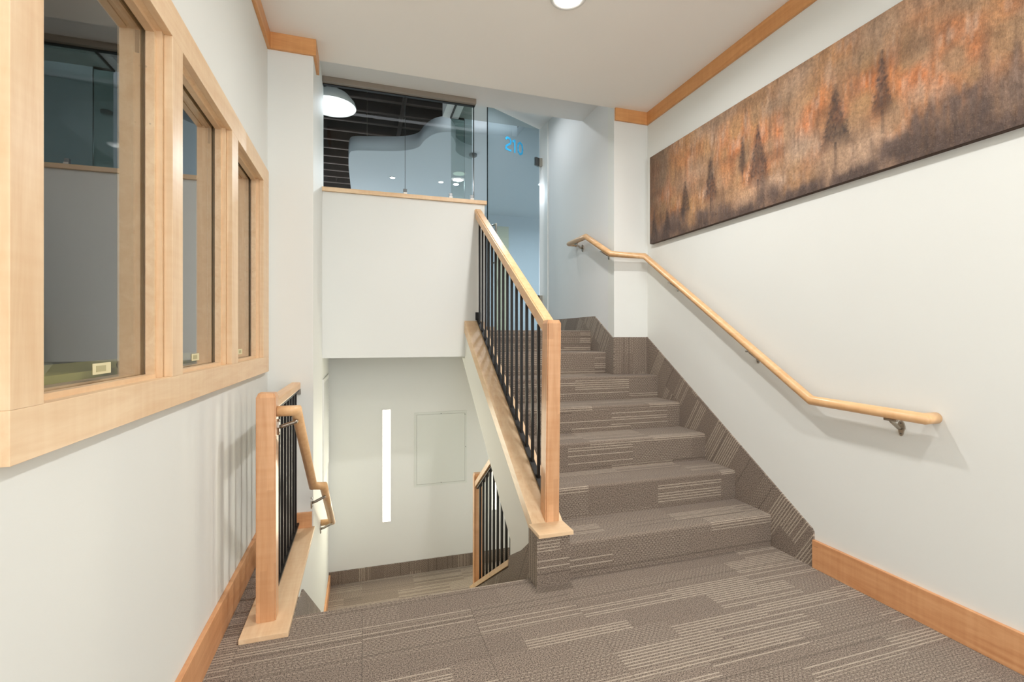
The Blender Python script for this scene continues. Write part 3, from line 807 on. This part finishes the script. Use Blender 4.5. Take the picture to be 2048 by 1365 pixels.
for z in (3.157, 1.619):
    hg = obj('hinge', dbox(bmesh.new(), W_D - .075, W_D - .012, -.012, .012, z - .045, z + .045), M['steel'], dr)
    obj('hinge_plate', bx(HX - .012, XJ - .012, HY - .03, HY + .012, z - .045, z + .045), M['nickel'], hg)
bm = bmesh.new()
zt_, zb_ = 2.335, 1.95
tube(bm, [dpt(.07, 0, zt_), dpt(.07, .055, zt_), dpt(.07, .055, zb_), dpt(.07, 0, zb_)], .011, 14)
obj('handle', bm, M['nickel'], dr)
# room number in blue vinyl
def digit(strokes, s0, z0, w, hgt, parent, tw=.021):
    bm = bmesh.new()
    for pl in strokes:
        for a, b in zip(pl, pl[1:]):
            p = Vector((s0 + a[0] * w, z0 + a[1] * hgt)); q = Vector((s0 + b[0] * w, z0 + b[1] * hgt)); d = (q - p).normalized(); nn = Vector((-d.y, d.x)) * tw / 2; p -= d * tw * .35; q += d * tw * .35
            A = [bm.verts.new(dpt(*k)) for k in [(p.x + nn.x, .004, p.y + nn.y), (q.x + nn.x, .004, q.y + nn.y), (q.x - nn.x, .004, q.y - nn.y), (p.x - nn.x, .004, p.y - nn.y)]]
            Bv = [bm.verts.new(dpt(*k)) for k in [(p.x + nn.x, .0055, p.y + nn.y), (q.x + nn.x, .0055, q.y + nn.y), (q.x - nn.x, .0055, q.y - nn.y), (p.x - nn.x, .0055, p.y - nn.y)]]
            bm.faces.new(A); bm.faces.new(Bv[::-1])
            for k in range(4): bm.faces.new((A[k], A[(k + 1) % 4], Bv[(k + 1) % 4], Bv[k]))
    o = obj('number', bm, M['blue'], parent); o['label'] = 'blue vinyl digit'
two = [[(.05, .85), (.3, 1), (.75, .98), (.95, .8), (.9, .6), (.5, .42), (.1, .25), (.05, .02), (.95, .0)]]
one = [[(.15, .85), (.6, 1.0), (.6, 0)]]
zero = [[(.5, 1), (.15, .85), (.05, .5), (.15, .15), (.5, 0), (.85, .15), (.95, .5), (.85, .85), (.5, 1)]]
digit(two, .255, 3.165, .080, .125, dr); digit(one, .355, 3.165, .06, .125, dr); digit(zero, .435, 3.165, .080, .125, dr)
struct('wall_lit_strip', bx(XJ - .012, XJ - .0005, 4.84, YD + .03, ZU, ZCU - .001), M['white'])  # white jamb strip, its brightness stands in for a lit strip of wall

# ================================================================ OFFICE BEYOND
XO0, XO1, YO = -3.0, 5.0, 8.9; ZO = 4.75
bm = bmesh.new(); box(bm, XO0, XO1, 11.6, 11.7, 1.0, ZO); struct('wall_office_far', bm, M['dark_joist'])
bm = bmesh.new(); box(bm, .5, XO1, YO, YO + .1, ZU, ZO); struct('wall_office', bm, M['office'])
struct('wall_office_left', bx(XO0 - .1, XO0, 4.0, 11.6, 1.0, ZO), M['office'])
struct('wall_office_right', bx(XO1, XO1 + .1, YD, YO, 1.0, ZO), M['office'])
struct('wall_office_near', bx(XJ + .12, XO1, YD - .1, YD, ZU, ZO), M['office'])
struct('wall_office_header', bx(XO0, .82, 3.9, 4.0, 3.56, ZO), M['office'])
struct('wall_office_low', bx(XO0, XS - .365, 3.9, 4.0, 1.0, 3.56), M['office'])
dc = struct('ceiling_deck', bx(XO0, XO1, 4.0, 11.6, ZO, ZO + .05), M['dark_joist'])
j0 = None
for i in range(18):
    y = 4.25 + .406 * i
    if j0 is None:
        bm = bmesh.new(); box(bm, XO0, XO1, y - .02, y + .02, 4.6, ZO)
        j0 = obj('joist', bm, M['dark_joist'], dc)
        e0 = obj('joist_edge', bx(XO0, XO1, y - .021, y + .021, 4.585, 4.5995), M['joist_edge'], dc)
    else: copy_at(j0, dc, (0, .406 * i, 0)); copy_at(e0, dc, (0, .406 * i, 0))
for x in (.55, 2.6): obj('blocking', bx(x, x + .06, 4.2, 11.5, 4.565, 4.5845), M['joist_edge'], dc)
# curved ceiling cloud
def catmull(P, n=8):
    out = []
    for i in range(len(P) - 1):
        p0, p1, p2, p3 = P[max(i - 1, 0)], P[i], P[i + 1], P[min(i + 2, len(P) - 1)]
        for k in range(n):
            t_ = k / n
            out.append(tuple(.5 * ((2 * p1[j]) + (-p0[j] + p2[j]) * t_ + (2 * p0[j] - 5 * p1[j] + 4 * p2[j] - p3[j]) * t_ ** 2 + (-p0[j] + 3 * p1[j] - 3 * p2[j] + p3[j]) * t_ ** 3) for j in (0, 1)))
    return out + [P[-1]]
H0 = 2.36
def onz(px, py, H=H0):
    c_, s_ = math.cos(YAW), math.sin(YAW); u = px - 1024; t_ = H / (HOR - py)
    return ((s_ * FPX + c_ * u) * t_, (c_ * FPX - s_ * u) * t_)
out = [(-.16, 8.88), (-.174, 7.56), (-.177, 6.91), (-.153, 6.48), (-.09, 6.36), (.096, 6.30), (.46, 6.19), (.66, 6.02), (.72, 5.76), (.81, 5.55), (.965, 5.45), (1.257, 5.41), (1.74, 5.34)]
ol = catmull(out, 6)
bm = bmesh.new()
from mathutils.geometry import tessellate_polygon
ol[-1] = (1.745, 5.34); pl_ = ol + [(1.745, 8.88)]; N_ = len(pl_)
A_ = [bm.verts.new((p[0], p[1], 3.56)) for p in pl_]; B_ = [bm.verts.new((p[0], p[1], 3.745)) for p in pl_]
for tri in tessellate_polygon([[Vector((p[0], p[1], 0)) for p in pl_]]):
    bm.faces.new([A_[k] for k in tri]); bm.faces.new([B_[k] for k in tri[::-1]])
for k in range(N_):
    f = bm.faces.new((A_[k], A_[(k + 1) % N_], B_[(k + 1) % N_], B_[k])); f.smooth = k < N_ - 3
cl = struct('ceiling_cloud', bm, M['office'])
struct('ceiling_office', bx(1.745, XO1, YD, YO, 3.56, 3.66), M['office'])
obj('hanger_wire', bx(.06, .064, 6.5, 6.504, 3.745, 4.6), M['nickel'], cl)
def office_dl(px, py, r, mat, lab, w):
    x, y = onz(px, py)
    t = thing('ceiling_downlight', (x, y, 3.55), lab, 'light')
    bm = bmesh.new(); lathe(bm, (x, y), [(r * 1.25, 3.56), (r * 1.22, 3.555), (r, 3.554)]); obj('trim_ring', bm, M['white'], t)
    bm = bmesh.new(); cyl(bm, (x, y), r, r, 3.553, 3.557, 24); obj('lens', bm, mat, t)
    if w: area('office_lamp', (x, y, 3.545), (0, 0, 0), r * 2, r * 2, w, COOL, 'DISK', 170)
office_dl(785, 355, .035, M['lens_cool'], 'small bright downlight, left one of the pair in the curved white ceiling', 45)
office_dl(882, 364, .035, M['lens_cool'], 'small bright downlight, right one of the pair in the curved white ceiling', 45)
office_dl(918, 347, .085, M['lens_cream'], 'larger cream downlight seen through the green glass', 0)
x, y = onz(946, 308.5)
t = thing('smoke_detector', (x, y, 3.53), 'small dark round detector on the curved ceiling behind the screen corner', 'detector')
bm = bmesh.new(); lathe(bm, (x, y), [(.052, 3.56), (.052, 3.535), (.04, 3.525), (.001, 3.523)], 28); obj('housing', bm, M['steel'], t)
# pendant
px_, py_ = onz(664, 214, 2.12)
t = thing('pendant_lamp', (px_, py_, 3.32), 'large bright dome pendant behind the left end of the glass screen', 'lamp')
bm = bmesh.new(); lathe(bm, (px_, py_), [(.212, 3.320), (.214, 3.328), (.20, 3.37), (.15, 3.43), (.06, 3.48), (.03, 3.52), (.001, 3.525)], 48); obj('shade', bm, M['white'], t)
bm = bmesh.new(); cyl(bm, (px_, py_), .205, .205, 3.326, 3.330, 48); obj('lens', bm, M['shade_in'], t)
bm = bmesh.new(); tube(bm, [(px_, py_, 3.52), (px_, py_, 4.6)], .004, 8); obj('cord', bm, M['black'], t)
area('pendant_light', (px_, py_, 3.316), (0, 0, 0), .36, .36, 14, COOL, 'DISK', 170)
# cream door on the far office wall
t = thing('office_door', (2.6, YO, ZU), 'cream door far behind the tinted glass door', 'door')
obj('leaf', bx(2.47, 2.72, YO - .041, YO - .001, ZU + .001, 3.34, bev=.003), paint('cream door', (214, 206, 164), .5), t)
obj('door_handle', bx(2.50, 2.515, YO - .07, YO - .04, 2.2, 2.32), M['nickel'], t)
struct('baseboard_office', bx(1.0, 2.47, YO - .018, YO, ZU, ZU + .14), M['baseX'])
# unseen downlight added to brighten the upper landing wall
t = thing('ceiling_downlight', (1.42, 4.45, ZCU), 'unseen round downlight added to brighten the upper landing', 'light')
bm = bmesh.new(); lathe(bm, (1.42, 4.45), [(.098, ZCU), (.098, ZCU - .006), (.078, ZCU - .006), (.074, ZCU - .001)]); obj('trim_ring', bm, M['white'], t)
bm = bmesh.new(); cyl(bm, (1.42, 4.45), .075, .075, ZCU - .0045, ZCU - .001, 32); obj('lens', bm, M['lens'], t)
area('landing_fill', (1.42, 4.45, ZCU - .014), (0, 0, 0), .11, .11, 4.0, COOL, 'DISK', 165)
area('office_fill', (3.4, 6.8, 3.54), (0, 0, 0), 1.6, .25, 120, COOL, 'RECTANGLE', 170)  # cool fill added for the office, with an unseen glowing panel above it
t = thing('office_fill_panel', (3.4, 6.8, 3.55), 'long unseen glowing panel added to light the office', 'light')
obj('lens', bx(2.6, 4.2, 6.675, 6.925, 3.548, 3.559), M['shade_in'], t)
